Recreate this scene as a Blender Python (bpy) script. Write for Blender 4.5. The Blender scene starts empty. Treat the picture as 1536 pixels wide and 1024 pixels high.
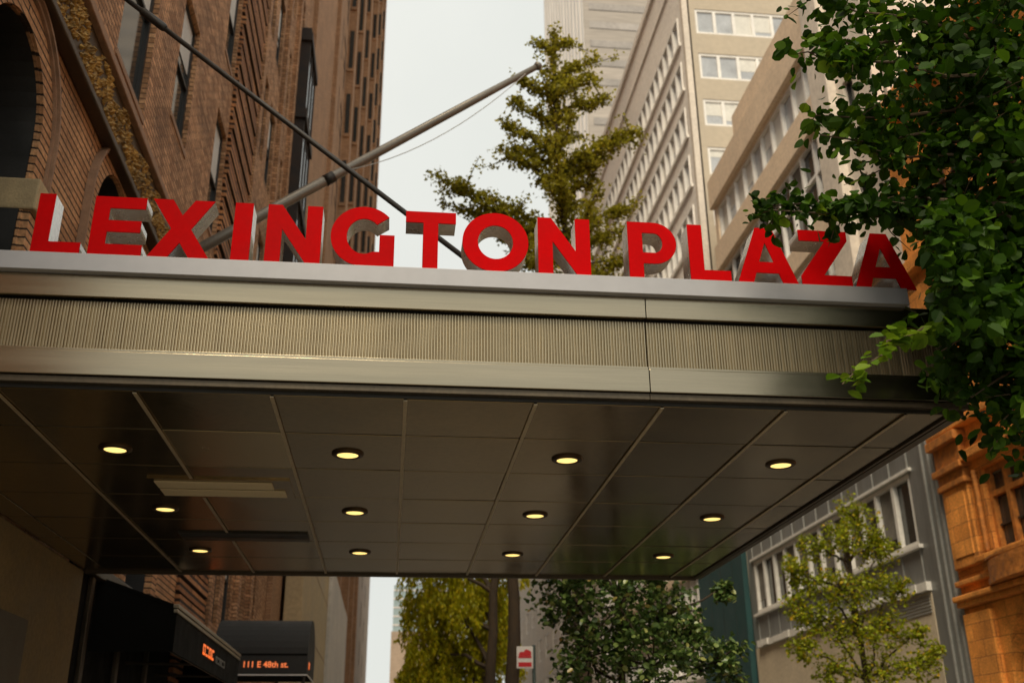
import bpy, bmesh, math, random
import numpy as np
from mathutils import Vector, Matrix
random.seed(7); rng = np.random.default_rng(7)
S = bpy.context.scene; COL = S.collection
R = math.radians

# ------------------------------------------------------------------ helpers
def tag(o, label=None, cat=None, group=None, kind=None):
    if label: o['label'] = label
    if cat: o['category'] = cat
    if group: o['group'] = group
    if kind: o['kind'] = kind
    return o

def empty(name, loc, label, cat, group=None):
    o = bpy.data.objects.new(name, None); COL.objects.link(o)
    o.location = loc; o.empty_display_size = .1
    return tag(o, label, cat, group)

def off(parent):
    v = Vector((0, 0, 0))
    while parent is not None:
        v += parent.location; parent = parent.parent
    return v

class MB:
    def __init__(s): s.v = []; s.f = []
    def poly(s, pts):
        n = len(s.v); s.v += [tuple(p) for p in pts]; s.f.append(tuple(range(n, n+len(pts))))
    def hexa(s, c):
        n = len(s.v); s.v += [tuple(p) for p in c]
        for f in ((0,3,2,1),(4,5,6,7),(0,1,5,4),(1,2,6,5),(2,3,7,6),(3,0,4,7)): s.f.append(tuple(n+i for i in f))
    def box(s, x0, x1, y0, y1, z0, z1):
        s.hexa([(x0,y0,z0),(x1,y0,z0),(x1,y1,z0),(x0,y1,z0),(x0,y0,z1),(x1,y0,z1),(x1,y1,z1),(x0,y1,z1)])
    def pbox(s, P, u0, u1, z0, z1, d0, d1):
        s.hexa([P(u0,z0,d0),P(u1,z0,d0),P(u1,z0,d1),P(u0,z0,d1),P(u0,z1,d0),P(u1,z1,d0),P(u1,z1,d1),P(u0,z1,d1)])
    def tube(s, pts, rad, n=8, cap=True):
        pts = [Vector(p) for p in pts]
        if not hasattr(rad, '__len__'): rad = [rad]*len(pts)
        rings = []
        ref = Vector((0,0,1))
        for i, p in enumerate(pts):
            t = (pts[min(i+1,len(pts)-1)]-pts[max(i-1,0)]).normalized()
            a = ref if abs(t.dot(ref)) < .95 else Vector((1,0,0))
            u = t.cross(a).normalized(); w = t.cross(u)
            b = len(s.v)
            for k in range(n):
                g = 2*math.pi*k/n
                s.v.append(tuple(p+(u*math.cos(g)+w*math.sin(g))*rad[i]))
            rings.append(b)
        for a, b in zip(rings, rings[1:]):
            for k in range(n): s.f.append((a+k, a+(k+1)%n, b+(k+1)%n, b+k))
        if cap:
            s.f.append(tuple(rings[0]+k for k in range(n))); s.f.append(tuple(rings[-1]+k for k in range(n)))
    def build(s, name, mat, parent=None, smooth=False, bevel=0):
        me = bpy.data.meshes.new(name); o0 = off(parent)
        me.from_pydata([(x-o0.x, y-o0.y, z-o0.z) for x, y, z in s.v], [], s.f)
        bm = bmesh.new(); bm.from_mesh(me); bmesh.ops.recalc_face_normals(bm, faces=bm.faces); bm.to_mesh(me); bm.free()
        if smooth:
            me.polygons.foreach_set('use_smooth', [True]*len(me.polygons))
        me.materials.append(mat); me.update()
        o = bpy.data.objects.new(name, me); COL.objects.link(o); o.parent = parent
        if bevel:
            m = o.modifiers.new('bevel', 'BEVEL'); m.width = bevel; m.segments = 2; m.limit_method = 'ANGLE'
        return o

def bx(name, mat, parent, *b, bevel=0):
    m = MB(); m.box(*b); return m.build(name, mat, parent, bevel=bevel)

# ------------------------------------------------------------------ materials
MATS = {}
def nodes(name):
    m = bpy.data.materials.new(name); m.use_nodes = True
    nt = m.node_tree; b = nt.nodes['Principled BSDF']
    return m, nt, b
def N(nt, t, **kw):
    n = nt.nodes.new(t)
    for k, v in kw.items():
        if k.startswith('i_'): n.inputs[k[2:].replace('_', ' ')].default_value = v
        else: setattr(n, k, v)
    return n
def mat(name, col, rough=.6, metal=0, var=.25, vscale=3.0, bump=0, bscale=40, stretch=None, fine=.12, spec=None):
    """base colour with blotchy and fine procedural variation, rough variation, optional bump"""
    m, nt, b = nodes(name); L = nt.links.new
    geo = N(nt, 'ShaderNodeNewGeometry')
    vec = geo.outputs['Position']
    if stretch:
        mp = N(nt, 'ShaderNodeMapping'); mp.inputs['Scale'].default_value = stretch; L(vec, mp.inputs[0]); vec = mp.outputs[0]
    n1 = N(nt, 'ShaderNodeTexNoise', i_Scale=vscale, i_Detail=6.0, i_Roughness=.6); L(vec, n1.inputs['Vector'])
    n2 = N(nt, 'ShaderNodeTexNoise', i_Scale=vscale*14, i_Detail=4.0); L(vec, n2.inputs['Vector'])
    c1 = N(nt, 'ShaderNodeMapRange', i_From_Min=.3, i_From_Max=.7, i_To_Min=1-var, i_To_Max=1+var); L(n1.outputs[0], c1.inputs[0])
    c2 = N(nt, 'ShaderNodeMapRange', i_From_Min=.3, i_From_Max=.7, i_To_Min=1-fine, i_To_Max=1+fine); L(n2.outputs[0], c2.inputs[0])
    mu = N(nt, 'ShaderNodeMath', operation='MULTIPLY'); L(c1.outputs[0], mu.inputs[0]); L(c2.outputs[0], mu.inputs[1])
    vm = N(nt, 'ShaderNodeVectorMath', operation='SCALE'); vm.inputs[0].default_value = col[:3]; L(mu.outputs[0], vm.inputs['Scale'])
    L(vm.outputs[0], b.inputs['Base Color'])
    rr = N(nt, 'ShaderNodeMapRange', i_From_Min=.3, i_From_Max=.7, i_To_Min=max(.02, rough*.8), i_To_Max=min(1, rough*1.2)); L(n1.outputs[0], rr.inputs[0])
    L(rr.outputs[0], b.inputs['Roughness'])
    b.inputs['Metallic'].default_value = metal
    if spec is not None: b.inputs['Specular IOR Level'].default_value = spec
    if bump:
        nb = N(nt, 'ShaderNodeTexNoise', i_Scale=bscale, i_Detail=5.0); L(vec, nb.inputs['Vector'])
        bp = N(nt, 'ShaderNodeBump', i_Strength=bump, i_Distance=.02); L(nb.outputs[0], bp.inputs['Height']); L(bp.outputs[0], b.inputs['Normal'])
    return m

def brick_mat(name, c1, c2, mortar, w=.22, h=.075, ms=.012, bump=.6, blotch=.35, rake=0):
    m, nt, b = nodes(name); L = nt.links.new
    geo = N(nt, 'ShaderNodeNewGeometry')
    sp = N(nt, 'ShaderNodeSeparateXYZ'); L(geo.outputs['Position'], sp.inputs[0])
    ad = N(nt, 'ShaderNodeMath', operation='ADD'); L(sp.outputs[0], ad.inputs[0]); L(sp.outputs[1], ad.inputs[1])
    cb = N(nt, 'ShaderNodeCombineXYZ'); L(ad.outputs[0], cb.inputs[0]); L(sp.outputs[2], cb.inputs[1])
    # waviness so the courses are not ruler straight
    nw = N(nt, 'ShaderNodeTexNoise', i_Scale=1.2, i_Detail=3.0); L(geo.outputs['Position'], nw.inputs['Vector'])
    wv = N(nt, 'ShaderNodeVectorMath', operation='SCALE'); wv.inputs['Scale'].default_value = .03; L(nw.outputs['Color'], wv.inputs[0])
    av = N(nt, 'ShaderNodeVectorMath', operation='ADD'); L(cb.outputs[0], av.inputs[0]); L(wv.outputs[0], av.inputs[1])
    bt = N(nt, 'ShaderNodeTexBrick', i_Scale=1.0, i_Mortar_Size=ms, i_Mortar_Smooth=.3, i_Bias=0.0, i_Brick_Width=w, i_Row_Height=h)
    bt.inputs['Color1'].default_value = (*c1, 1); bt.inputs['Color2'].default_value = (*c2, 1); bt.inputs['Mortar'].default_value = (*mortar, 1)
    L(av.outputs[0], bt.inputs['Vector'])
    n1 = N(nt, 'ShaderNodeTexNoise', i_Scale=1.1, i_Detail=8.0, i_Roughness=.65); L(geo.outputs['Position'], n1.inputs['Vector'])
    n2 = N(nt, 'ShaderNodeTexNoise', i_Scale=22.0, i_Detail=4.0); L(geo.outputs['Position'], n2.inputs['Vector'])
    r1 = N(nt, 'ShaderNodeMapRange', i_From_Min=.3, i_From_Max=.7, i_To_Min=1-blotch, i_To_Max=1+blotch); L(n1.outputs[0], r1.inputs[0])
    r2 = N(nt, 'ShaderNodeMapRange', i_From_Min=.3, i_From_Max=.7, i_To_Min=.72, i_To_Max=1.3); L(n2.outputs[0], r2.inputs[0])
    mu = N(nt, 'ShaderNodeMath', operation='MULTIPLY'); L(r1.outputs[0], mu.inputs[0]); L(r2.outputs[0], mu.inputs[1])
    vm = N(nt, 'ShaderNodeVectorMath', operation='SCALE'); L(bt.outputs['Color'], vm.inputs[0]); L(mu.outputs[0], vm.inputs['Scale'])
    L(vm.outputs[0], b.inputs['Base Color']); b.inputs['Roughness'].default_value = .85
    inv = N(nt, 'ShaderNodeMath', operation='MULTIPLY_ADD'); inv.inputs[1].default_value = -1; L(bt.outputs['Fac'], inv.inputs[0]); L(n2.outputs[0], inv.inputs[2])
    bp = N(nt, 'ShaderNodeBump', i_Strength=bump, i_Distance=.015); L(inv.outputs[0], bp.inputs['Height']); L(bp.outputs[0], b.inputs['Normal'])
    return m

def leaf_mat(name, stops, trans=.35, rough=.45, spec=.3):
    m, nt, b = nodes(name); L = nt.links.new
    at = N(nt, 'ShaderNodeAttribute', attribute_name='leaf_tone')
    cr = N(nt, 'ShaderNodeValToRGB'); el = cr.color_ramp.elements
    while len(el) < len(stops): el.new(.5)
    for e, (p, c) in zip(el, stops): e.position = p; e.color = (*c, 1)
    L(at.outputs['Fac'], cr.inputs[0]); L(cr.outputs[0], b.inputs['Base Color'])
    b.inputs['Roughness'].default_value = rough; b.inputs['Specular IOR Level'].default_value = spec
    tr = N(nt, 'ShaderNodeBsdfTranslucent'); L(cr.outputs[0], tr.inputs[0])
    mx = N(nt, 'ShaderNodeMixShader'); mx.inputs[0].default_value = trans
    L(b.outputs[0], mx.inputs[1]); L(tr.outputs[0], mx.inputs[2])
    L(mx.outputs[0], nt.nodes['Material Output'].inputs[0])
    return m

def emit_mat(name, col, strength):
    m, nt, b = nodes(name); L = nt.links.new
    geo = N(nt, 'ShaderNodeNewGeometry')
    n1 = N(nt, 'ShaderNodeTexVoronoi', i_Scale=90.0); L(geo.outputs['Position'], n1.inputs['Vector'])
    r = N(nt, 'ShaderNodeMapRange', i_From_Min=0, i_From_Max=1, i_To_Min=1.1, i_To_Max=.75); L(n1.outputs[0], r.inputs[0])
    vm = N(nt, 'ShaderNodeVectorMath', operation='SCALE'); vm.inputs[0].default_value = col; L(r.outputs[0], vm.inputs['Scale'])
    b.inputs['Base Color'].default_value = (.6, .5, .3, 1)
    L(vm.outputs[0], b.inputs['Emission Color']); b.inputs['Emission Strength'].default_value = strength
    return m

M = dict(
    red=mat('red_paint', (.50, .0008, .002), .6, 0, .10, 2.5, fine=.04, spec=.04),
    white_metal=mat('white_return', (.84, .82, .79), .28, .75, .06, 3),
    rail=mat('pale_aluminium', (.40, .40, .425), .45, .2, .04, .8, fine=.03),
    bronze=mat('bronze_steel', (.385, .33, .235), .22, 1, .07, 1.2, bump=.02, bscale=30, stretch=(.15, 6, 6), fine=.05),
    rib=mat('ribbed_bronze', (.43, .365, .25), .36, 1, .03, .5, fine=.03),
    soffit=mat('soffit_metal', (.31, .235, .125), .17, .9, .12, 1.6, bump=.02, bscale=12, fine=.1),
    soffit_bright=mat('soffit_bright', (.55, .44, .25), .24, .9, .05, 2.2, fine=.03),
    slat=mat('vent_slat', (.72, .60, .38), .55, 0, .05, 3, fine=.03),
    strip=mat('soffit_strip', (.52, .43, .29), .45, .5, .1, 3),
    dark=mat('dark_gap', (.02, .018, .014), .6, 0, .2, 3),
    black=mat('black_canvas', (.006, .006, .005), .85, 0, .35, 4, bump=.3, bscale=120, spec=.15),
    charcoal=mat('charcoal_canvas', (.038, .037, .034), .7, 0, .2, 3, bump=.2, bscale=150, spec=.3),
    brownmetal=mat('brown_trim', (.10, .08, .055), .45, .6, .2, 3),
    trim=mat('trim_ring', (.085, .055, .03), .4, .8, .2, 8),
    lamp=emit_mat('lamp_glow', (1.0, .68, .20), 1.15),
    stone=mat('host_stone', (.21, .155, .07), .7, 0, .22, 1.6, bump=.25, bscale=25),
    brick=brick_mat('speckled_brick', (.31, .145, .06), (.62, .34, .17), (.17, .09, .045), .24, .085, .011, 1.0, .4),
    rake=brick_mat('raked_brick', (.44, .21, .09), (.58, .31, .145), (.04, .022, .012), 2.3, .088, .011, 1.0, .35),
    quoin=brick_mat('rough_brick', (.32, .13, .05), (.50, .23, .09), (.035, .018, .01), 3.1, .13, .03, 1.0, .45),
    brown=brick_mat('brown_brick', (.36, .19, .09), (.48, .265, .135), (.25, .14, .08), .23, .08, .01, .5, .2),
    gold=mat('gilded_relief', (.34, .19, .04), .55, .3, .75, 5.0, bump=1.0, bscale=14, fine=.45),
    cornice=mat('cornice_bronze', (.07, .042, .02), .55, .2, .3, 3),
    mould=mat('brick_moulding', (.34, .20, .12), .8, 0, .25, 6, bump=.3),
    impost=mat('impost_stone', (.50, .37, .20), .75, 0, .18, 4, bump=.25),
    limestone=mat('limestone', (.52, .385, .21), .75, 0, .14, .6, bump=.15, bscale=8),
    blind=mat('pale_blind', (.66, .65, .61), .7, 0, .1, 2),
    dimblind=mat('dim_blind', (.16, .15, .13), .8, 0, .3, 2),
    glass=mat('window_glass', (.03, .034, .033), .08, 0, .2, 1, spec=.8),
    glass_pale=mat('pale_glass', (.40, .42, .45), .12, 0, .22, .9, spec=.8),
    darkframe=mat('dark_frame', (.03, .028, .025), .5, 0, .2, 3),
    interior=mat('dark_interior', (.03, .025, .02), .8),
    iron=mat('iron_work', (.03, .019, .013), .7, .1, .7, 2, bump=.3),
    pole=mat('pole_metal', (.23, .205, .17), .42, .35, .15, 2.5, stretch=(1, 1, 1)),
    cable=mat('cable_steel', (.05, .045, .04), .5, .5, .2, 10),
    rope=mat('halyard', (.55, .55, .53), .8, 0, .1, 10),
    tan=mat('tan_wall', (.48, .415, .325), .8, 0, .07, .25, bump=.1, bscale=6, fine=.05),
    whitewall=mat('white_wall', (.86, .83, .79), .75, 0, .1, .3, bump=.1, bscale=6),
    whitewin=mat('white_frame', (.80, .78, .75), .5, 0, .08, 2),
    beige=mat('beige_band', (.72, .57, .42), .75, 0, .08, .5, bump=.1, bscale=8),
    palestone=mat('pale_stone', (.66, .59, .51), .75, 0, .12, .4, bump=.1, bscale=8),
    grey=mat('grey_metal', (.22, .225, .22), .42, .35, .18, .5, stretch=(1, 1, .2)),
    greyrib=mat('grey_rib', (.30, .30, .285), .42, .35, .12, 1),
    whitetrim=mat('white_trim', (.66, .64, .60), .5, 0, .12, 3),
    teal=mat('teal_paint', (.005, .042, .043), .6, 0, .16, .6, fine=.05),
    terracotta=brick_mat('terracotta', (.54, .195, .03), (.70, .275, .05), (.18, .06, .015), .85, .42, .008, .6, .4),
    terradark=mat('terracotta_carved', (.42, .15, .025), .8, 0, .45, 5, bump=.6, bscale=16, fine=.3),
    base=mat('base_wall', (.50, .42, .31), .75, 0, .1, .6),
    towerA=mat('tower_pale', (.60, .56, .53), .7, 0, .1, .06, stretch=(1, 1, .1)),  # tower tones paled in place of distant haze
    towerB=mat('tower_grey', (.42, .375, .335), .8, 0, .2, .06, stretch=(.3, .3, 2.4)),
    towerW=mat('tower_glass', (.34, .31, .29), .5, 0, .3, .12),
    bluebld=mat('blue_glass_wall', (.30, .38, .40), .25, 0, .1, .1),
    farbrown=mat('far_brown', (.36, .27, .20), .8, 0, .2, .3),
    bark=mat('bark', (.05, .033, .018), .9, 0, .4, 5, bump=1.0, bscale=18, stretch=(2, 2, .4)),
    twig=mat('twig', (.10, .07, .04), .85, 0, .3, 8),
    asphalt=mat('asphalt', (.05, .05, .05), .85, 0, .25, .6, bump=.3, bscale=60),
    paving=mat('paving', (.24, .22, .185), .8, 0, .18, .7, bump=.2, bscale=30),
    kerb=mat('kerb', (.38, .37, .35), .8, 0, .15, 2),
    paint=mat('road_paint', (.75, .74, .70), .6, 0, .15, 5),
    signwhite=mat('sign_white', (.75, .72, .68), .5, 0, .05, 5),
    signred=mat('sign_red', (.60, .01, .012), .45, 0, .1, 20),
    greenpost=mat('green_post', (.03, .05, .045), .5, .3, .2, 4),
    orange=emit_mat('emissive_orange', (1.0, .14, .015), .55),  # awning lettering given its own emission, no lamp behind it
    greytext=mat('grey_letters', (.30, .30, .27), .6),
    silver=mat('silver_edge', (.42, .37, .28), .4, .5, .12, 4),
)
M['leaf_near'] = leaf_mat('leaf_deep_green', [(0, (.012, .034, .002)), (.45, (.032, .085, .004)), (.8, (.08, .165, .007)), (1, (.19, .29, .014))], .42, .55, .2)
M['leaf_ginkgo'] = leaf_mat('leaf_olive', [(0, (.17, .15, .013)), (.5, (.35, .33, .03)), (1, (.58, .47, .045))], .5)
M['leaf_dark'] = leaf_mat('leaf_glossy', [(0, (.025, .055, .014)), (.45, (.11, .19, .045)), (.8, (.34, .44, .13)), (1, (.62, .40, .12))], .4, .3, .5)
M['leaf_yellow'] = leaf_mat('leaf_yellow_green', [(0, (.26, .29, .008)), (.5, (.56, .53, .014)), (1, (.72, .52, .02))], .5)
M['leaf_small'] = leaf_mat('leaf_autumn', [(0, (.15, .18, .01)), (.55, (.36, .43, .02)), (1, (.70, .40, .02))], .5)

# ------------------------------------------------------------------ facade tools
def PL(X):   return lambda u, z, d: (X-d, u, z)      # left side of the street, faces +x
def PR(X):   return lambda u, z, d: (X+d, u, z)      # right side, faces -x
def PF(Y):   return lambda u, z, d: (u, Y+d, z)      # faces the camera (-y)

def facade(mb, P, u0, u1, z0, z1, ops, depth=.35):
    """wall slab with rectangular / round-topped openings. ops: (a, b, zb, zt, arched)"""
    cuts = {u0, u1}
    for a, b, zb, zt, arch in ops:
        cuts |= {a, b}
        if arch:
            for k in range(1, 16): cuts.add((a+b)/2 - (b-a)/2*math.cos(math.pi*k/16))
    cuts = sorted(c for c in cuts if u0-1e-6 <= c <= u1+1e-6)
    def top(o, u):
        a, b, zb, zt, arch = o
        if not arch: return zt
        r = (b-a)/2; return zt - r + math.sqrt(max(0, r*r-(u-(a+b)/2)**2))
    for a, b in zip(cuts, cuts[1:]):
        if b-a < 1e-6: continue
        mid = (a+b)/2
        act = sorted([o for o in ops if o[0] < mid < o[1]], key=lambda o: o[2])
        lo = (z0, z0)
        for o in act:
            if o[2] > max(lo)+1e-4: mb.poly([P(a, lo[0], 0), P(b, lo[1], 0), P(b, o[2], 0), P(a, o[2], 0)])
            lo = (top(o, a), top(o, b))
            mb.poly([P(a, lo[0], 0), P(b, lo[1], 0), P(b, lo[1], depth), P(a, lo[0], depth)])   # head reveal
            mb.poly([P(a, o[2], 0), P(b, o[2], 0), P(b, o[2], depth), P(a, o[2], depth)])       # sill reveal
        if z1 > min(lo)+1e-4: mb.poly([P(a, lo[0], 0), P(b, lo[1], 0), P(b, z1, 0), P(a, z1, 0)])
    for o in ops:
        for u in (o[0], o[1]):
            zt = top(o, u); mb.poly([P(u, o[2], 0), P(u, zt, 0), P(u, zt, depth), P(u, o[2], depth)])
    for u in (u0, u1): mb.poly([P(u, z0, 0), P(u, z1, 0), P(u, z1, depth), P(u, z0, depth)])
    mb.poly([P(u0, z1, 0), P(u1, z1, 0), P(u1, z1, depth), P(u0, z1, depth)])

def window(P, a, b, zb, zt, parent, mfr, mgl, d=.3, nm=0, rails=(), fw=.06, bars=.05, proud=.05, mm=None, blind=None):
    f = MB()
    f.pbox(P, a, a+fw, zb, zt, d-proud, d+.06); f.pbox(P, b-fw, b, zb, zt, d-proud, d+.06)
    f.pbox(P, a+fw, b-fw, zb, zb+fw, d-proud, d+.06); f.pbox(P, a+fw, b-fw, zt-fw, zt, d-proud, d+.06)
    for k in range(nm):
        c = a+(b-a)*(k+1)/(nm+1); f.pbox(P, c-bars/2, c+bars/2, zb+fw, zt-fw, d-proud-.004, d+.05)
    for r in rails:
        z = zb+(zt-zb)*r; f.pbox(P, a+fw, b-fw, z-bars/2, z+bars/2, d-proud+.006, d+.05)
    w = f.build('window', mfr, parent)
    g = MB(); g.pbox(P, a+.01, b-.01, zb+.01, zt-.01, d+.02, d+.04); g.build('pane', mgl, w)
    if nm and not blind:
        g = MB(); us = [a+fw+(b-a-2*fw)*k/(nm+1) for k in range(nm+2)]; ztop = zt-fw-.002
        g.v = [P(u, ztop, d+.008) for u in us]                 # one row of blinds, each drawn to its own height
        for k in range(nm+1):
            zb_ = ztop-(zt-zb-2*fw)*(random.choice((.3, .45, .6, .8, .98)) if random.random() < .62 else .03)
            n0 = len(g.v); g.v += [P(us[k]+.01, zb_, d+.008), P(us[k+1]-.01, zb_, d+.008)]; g.f.append((k, k+1, n0+1, n0))
        if g.v: g.build('blind', M['blind'] if mgl.name != 'window_glass' else M['dimblind'], w)
    if blind:
        g = MB(); g.pbox(P, a+fw, b-fw, zb+(zt-zb)*blind, zt-fw, d+.004, d+.012); g.build('blind', M['blind'], w)
    return w

# ------------------------------------------------------------------ ground and street
bx('ground', M['asphalt'], None, -3000, 3000, -3000, 3000, -.5, -.12)['kind'] = 'structure'
m = MB(); m.poly([(3.9, -200, -.115), (11.0, -200, -.115), (11.0, 600, -.115), (3.9, 600, -.115)])
tag(m.build('road', M['asphalt']), kind='structure')
m = MB()
for k in range(-20, 60): m.poly([(7.4, k*9, -.111), (7.52, k*9, -.111), (7.52, k*9+3, -.111), (7.4, k*9+3, -.111)])
tag(m.build('road_marking', M['paint']), kind='structure')
for a, b, k0 in ((-40, 3.7, 3.7), (11.2, 60, 11.0)):
    p = bx('pavement', M['paving'], None, a, b, -200, 600, -.119, 0); p['kind'] = 'structure'
    q = bx('kerb', M['kerb'], None, k0, k0+.2, -200, 600, -.119, -.004, bevel=.02); q['kind'] = 'structure'

# ------------------------------------------------------------------ marquee canopy
CX0, CX1, CY0, CY1 = -3.42, 3.60, 5.94, 12.08
can = empty('marquee_canopy', (0, 9, 3.7), 'bronze steel entrance marquee with ribbed fascia and panelled metal ceiling', 'canopy')
bx('core', M['dark'], can, CX0, CX1-.03, 6.0, CY1-.02, 3.76, 4.42)
bx('roof', M['cornice'], can, CX0, CX1-.02, 6.02, CY1-.02, 4.421, 4.47)
SEAM = 1.54
def run(name, matl, z0, z1, yf, yb, bevel=.004):
    m = MB()
    m.box(CX0, SEAM-.0014, yf, yb, z0, z1)
    m.box(SEAM+.0014, CX1+(5.94-yf), yf, yb, z0, z1)
    m.box(CX1-.03, CX1+(5.94-yf), yb+.002, CY1, z0, z1)       # return along the open street side
    m.box(CX0, CX1+(5.94-yf), CY1+.002, CY1+.03+(5.94-yf), z0, z1)
    return m.build(name, matl, can, bevel=bevel)
run('fascia_band', M['bronze'], 4.262, 4.405, 5.885, 5.95)
run('fascia_band', M['bronze'], 3.765, 3.918, 5.895, 5.95)
run('fascia_trim', M['bronze'], 3.922, 3.938, 5.91, 5.96, .002)
run('fascia_lip', M['brownmetal'], 3.722, 3.762, 5.915, 5.96, .003)
bx('fascia_groove', M['dark'], can, CX0, CX1-.002, 5.955, 5.99, 4.235, 4.30)
# ribbed panel: many fine vertical flutes, real relief
m = MB()
def flutes(a0, a1, P):
    n = round((a1-a0)/.0182); pitch = (a1-a0)/n; prof = []
    for k in range(n):
        a = a0+k*pitch; j = random.uniform(-.0008, .0008)
        dd = random.uniform(-.0012, .0012)
        prof += [(a, .0085), (a+pitch*.3+j, .0+dd), (a+pitch*.6+j, .0+dd), (a+pitch*.9, .0085)]
    for (a, d), (b, e) in zip(prof, prof[1:]):
        m.poly([P(a, 3.938, d), P(b, 3.938, e), P(b, 4.249, e), P(a, 4.249, d)])
flutes(CX0, SEAM-.001, PF(5.925)); flutes(SEAM+.001, CX1+.012, PF(5.925)); flutes(5.93, CY1, lambda u, z, d: (CX1+.012-d, u, z))
m.build('ribbed_panel', M['rib'], can)
# soffit
gx = [-3.42, -3.17, -2.37, -1.57, -.77, .03, .83, 1.63, 2.43, 3.23, 3.50]
gy = [5.97, 6.72, 7.60, 8.48, 9.36, 10.24, 11.12, 11.98]
g = .008; m = MB(); ms = MB()
for i in range(len(gx)-1):
    for j in range(len(gy)-1):
        if (i, j) in ((3, 1),): continue
        t = [random.uniform(-.0022, .0022) for _ in range(4)]
        x0, x1, y0, y1 = gx[i]+g, gx[i+1]-g, gy[j]+g+.004, gy[j+1]-g-.004
        m.hexa([(x0, y0, 3.70+t[0]), (x1, y0, 3.70+t[1]), (x1, y1, 3.70+t[2]), (x0, y1, 3.70+t[3]),
                (x0, y0, 3.745), (x1, y0, 3.745), (x1, y1, 3.745), (x0, y1, 3.745)])
m.build('ceiling_panels', M['soffit'], can, bevel=.0025)
m = MB()
for y in gy[1:-1]: m.box(-3.42, 3.50, y-.0105, y+.0105, 3.704, 3.744)
m.build('ceiling_joints', M['dark'], can)
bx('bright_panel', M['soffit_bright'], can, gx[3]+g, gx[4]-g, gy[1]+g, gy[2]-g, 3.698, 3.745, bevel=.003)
for k, x in enumerate(gx[2:-1]): ms.box(x-.0115, x+.0115, 5.98, 11.97, 3.689, 3.694)
ms.build('ceiling_strips', M['strip'], can)
m = MB(); m.box(3.507, 3.53, 5.985, 11.985, 3.685, 3.745); m.build('edge_bead', M['brownmetal'], can, bevel=.003)
m = MB(); m.box(3.55, 3.615, 5.965, 12.06, 3.69, 3.722); m.box(-3.42, 3.548, 12.02, 12.06, 3.672, 3.722); m.build('edge_trim', M['brownmetal'], can, bevel=.003)
bx('front_shadow_gap', M['dark'], can, CX0, 3.50, 5.962, 5.972, 3.70, 3.74)

# downlights
names = [['leftmost', 'second from the left', 'third from the left', 'rightmost'], ['front', 'middle', 'back']]
proto = None
def make_light():
    r = empty('downlight', (0, 0, 3.70), 'x', 'ceiling light')
    m = MB(); n = 32
    prof = [(.074, 3.690), (.076, 3.684), (.082, 3.681), (.094, 3.681), (.108, 3.686), (.113, 3.693), (.113, 3.703)]
    for (ra, za), (rb, zb) in zip(prof, prof[1:]):
        for k in range(n):
            c0, s0, c1, s1 = math.cos(2*math.pi*k/n), math.sin(2*math.pi*k/n), math.cos(2*math.pi*(k+1)/n), math.sin(2*math.pi*(k+1)/n)
            m.poly([(ra*c0, ra*s0, za), (ra*c1, ra*s1, za), (rb*c1, rb*s1, zb), (rb*c0, rb*s0, zb)])
    m.build('trim_ring', M['trim'], r, smooth=True)
    m = MB(); m.poly([(.0755*math.cos(2*math.pi*k/n), .0755*math.sin(2*math.pi*k/n), 3.687) for k in range(n)])
    ob = m.build('lens', M['lamp'], r)
    return r
for j, y in enumerate((7.18, 8.95, 10.74)):
    for i, x in enumerate((-1.96, -.36, 1.22, 2.83)):
        if proto is None: proto = r = make_light()
        else:
            r = proto.copy(); COL.objects.link(r)
            for ch in list(proto.children):
                c = ch.copy(); COL.objects.link(c); c.parent = r
        r.location = (x, y, 3.70)
        r['label'] = 'lit downlight in the %s row of the marquee ceiling, %s' % (names[1][j], names[0][i])
        r['category'] = 'ceiling light'; r['group'] = 'downlights in the marquee ceiling'

v = empty('ceiling_vent', (-1.4, 8.2, 3.69), 'pale slatted vent set in the left part of the marquee ceiling', 'vent')
bx('frame', M['soffit'], v, -1.90, -.83, 7.92, 8.50, 3.686, 3.699)
for k in range(2): bx('slat', M['slat'], v, -1.86, -.97+k*.08, 7.98+k*.24, 8.18+k*.24, 3.676, 3.685, bevel=.003)
h = empty('access_slot', (-1.4, 10, 3.69), 'dark recessed slot in the marquee ceiling behind the slatted vent', 'slot')
bx('slot_opening', M['dark'], h, -2.02, -.83, 9.86, 10.06, 3.684, 3.699)
bx('slot_rim', M['trim'], h, -2.02, -.83, 10.065, 10.2, 3.682, 3.699)

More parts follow.
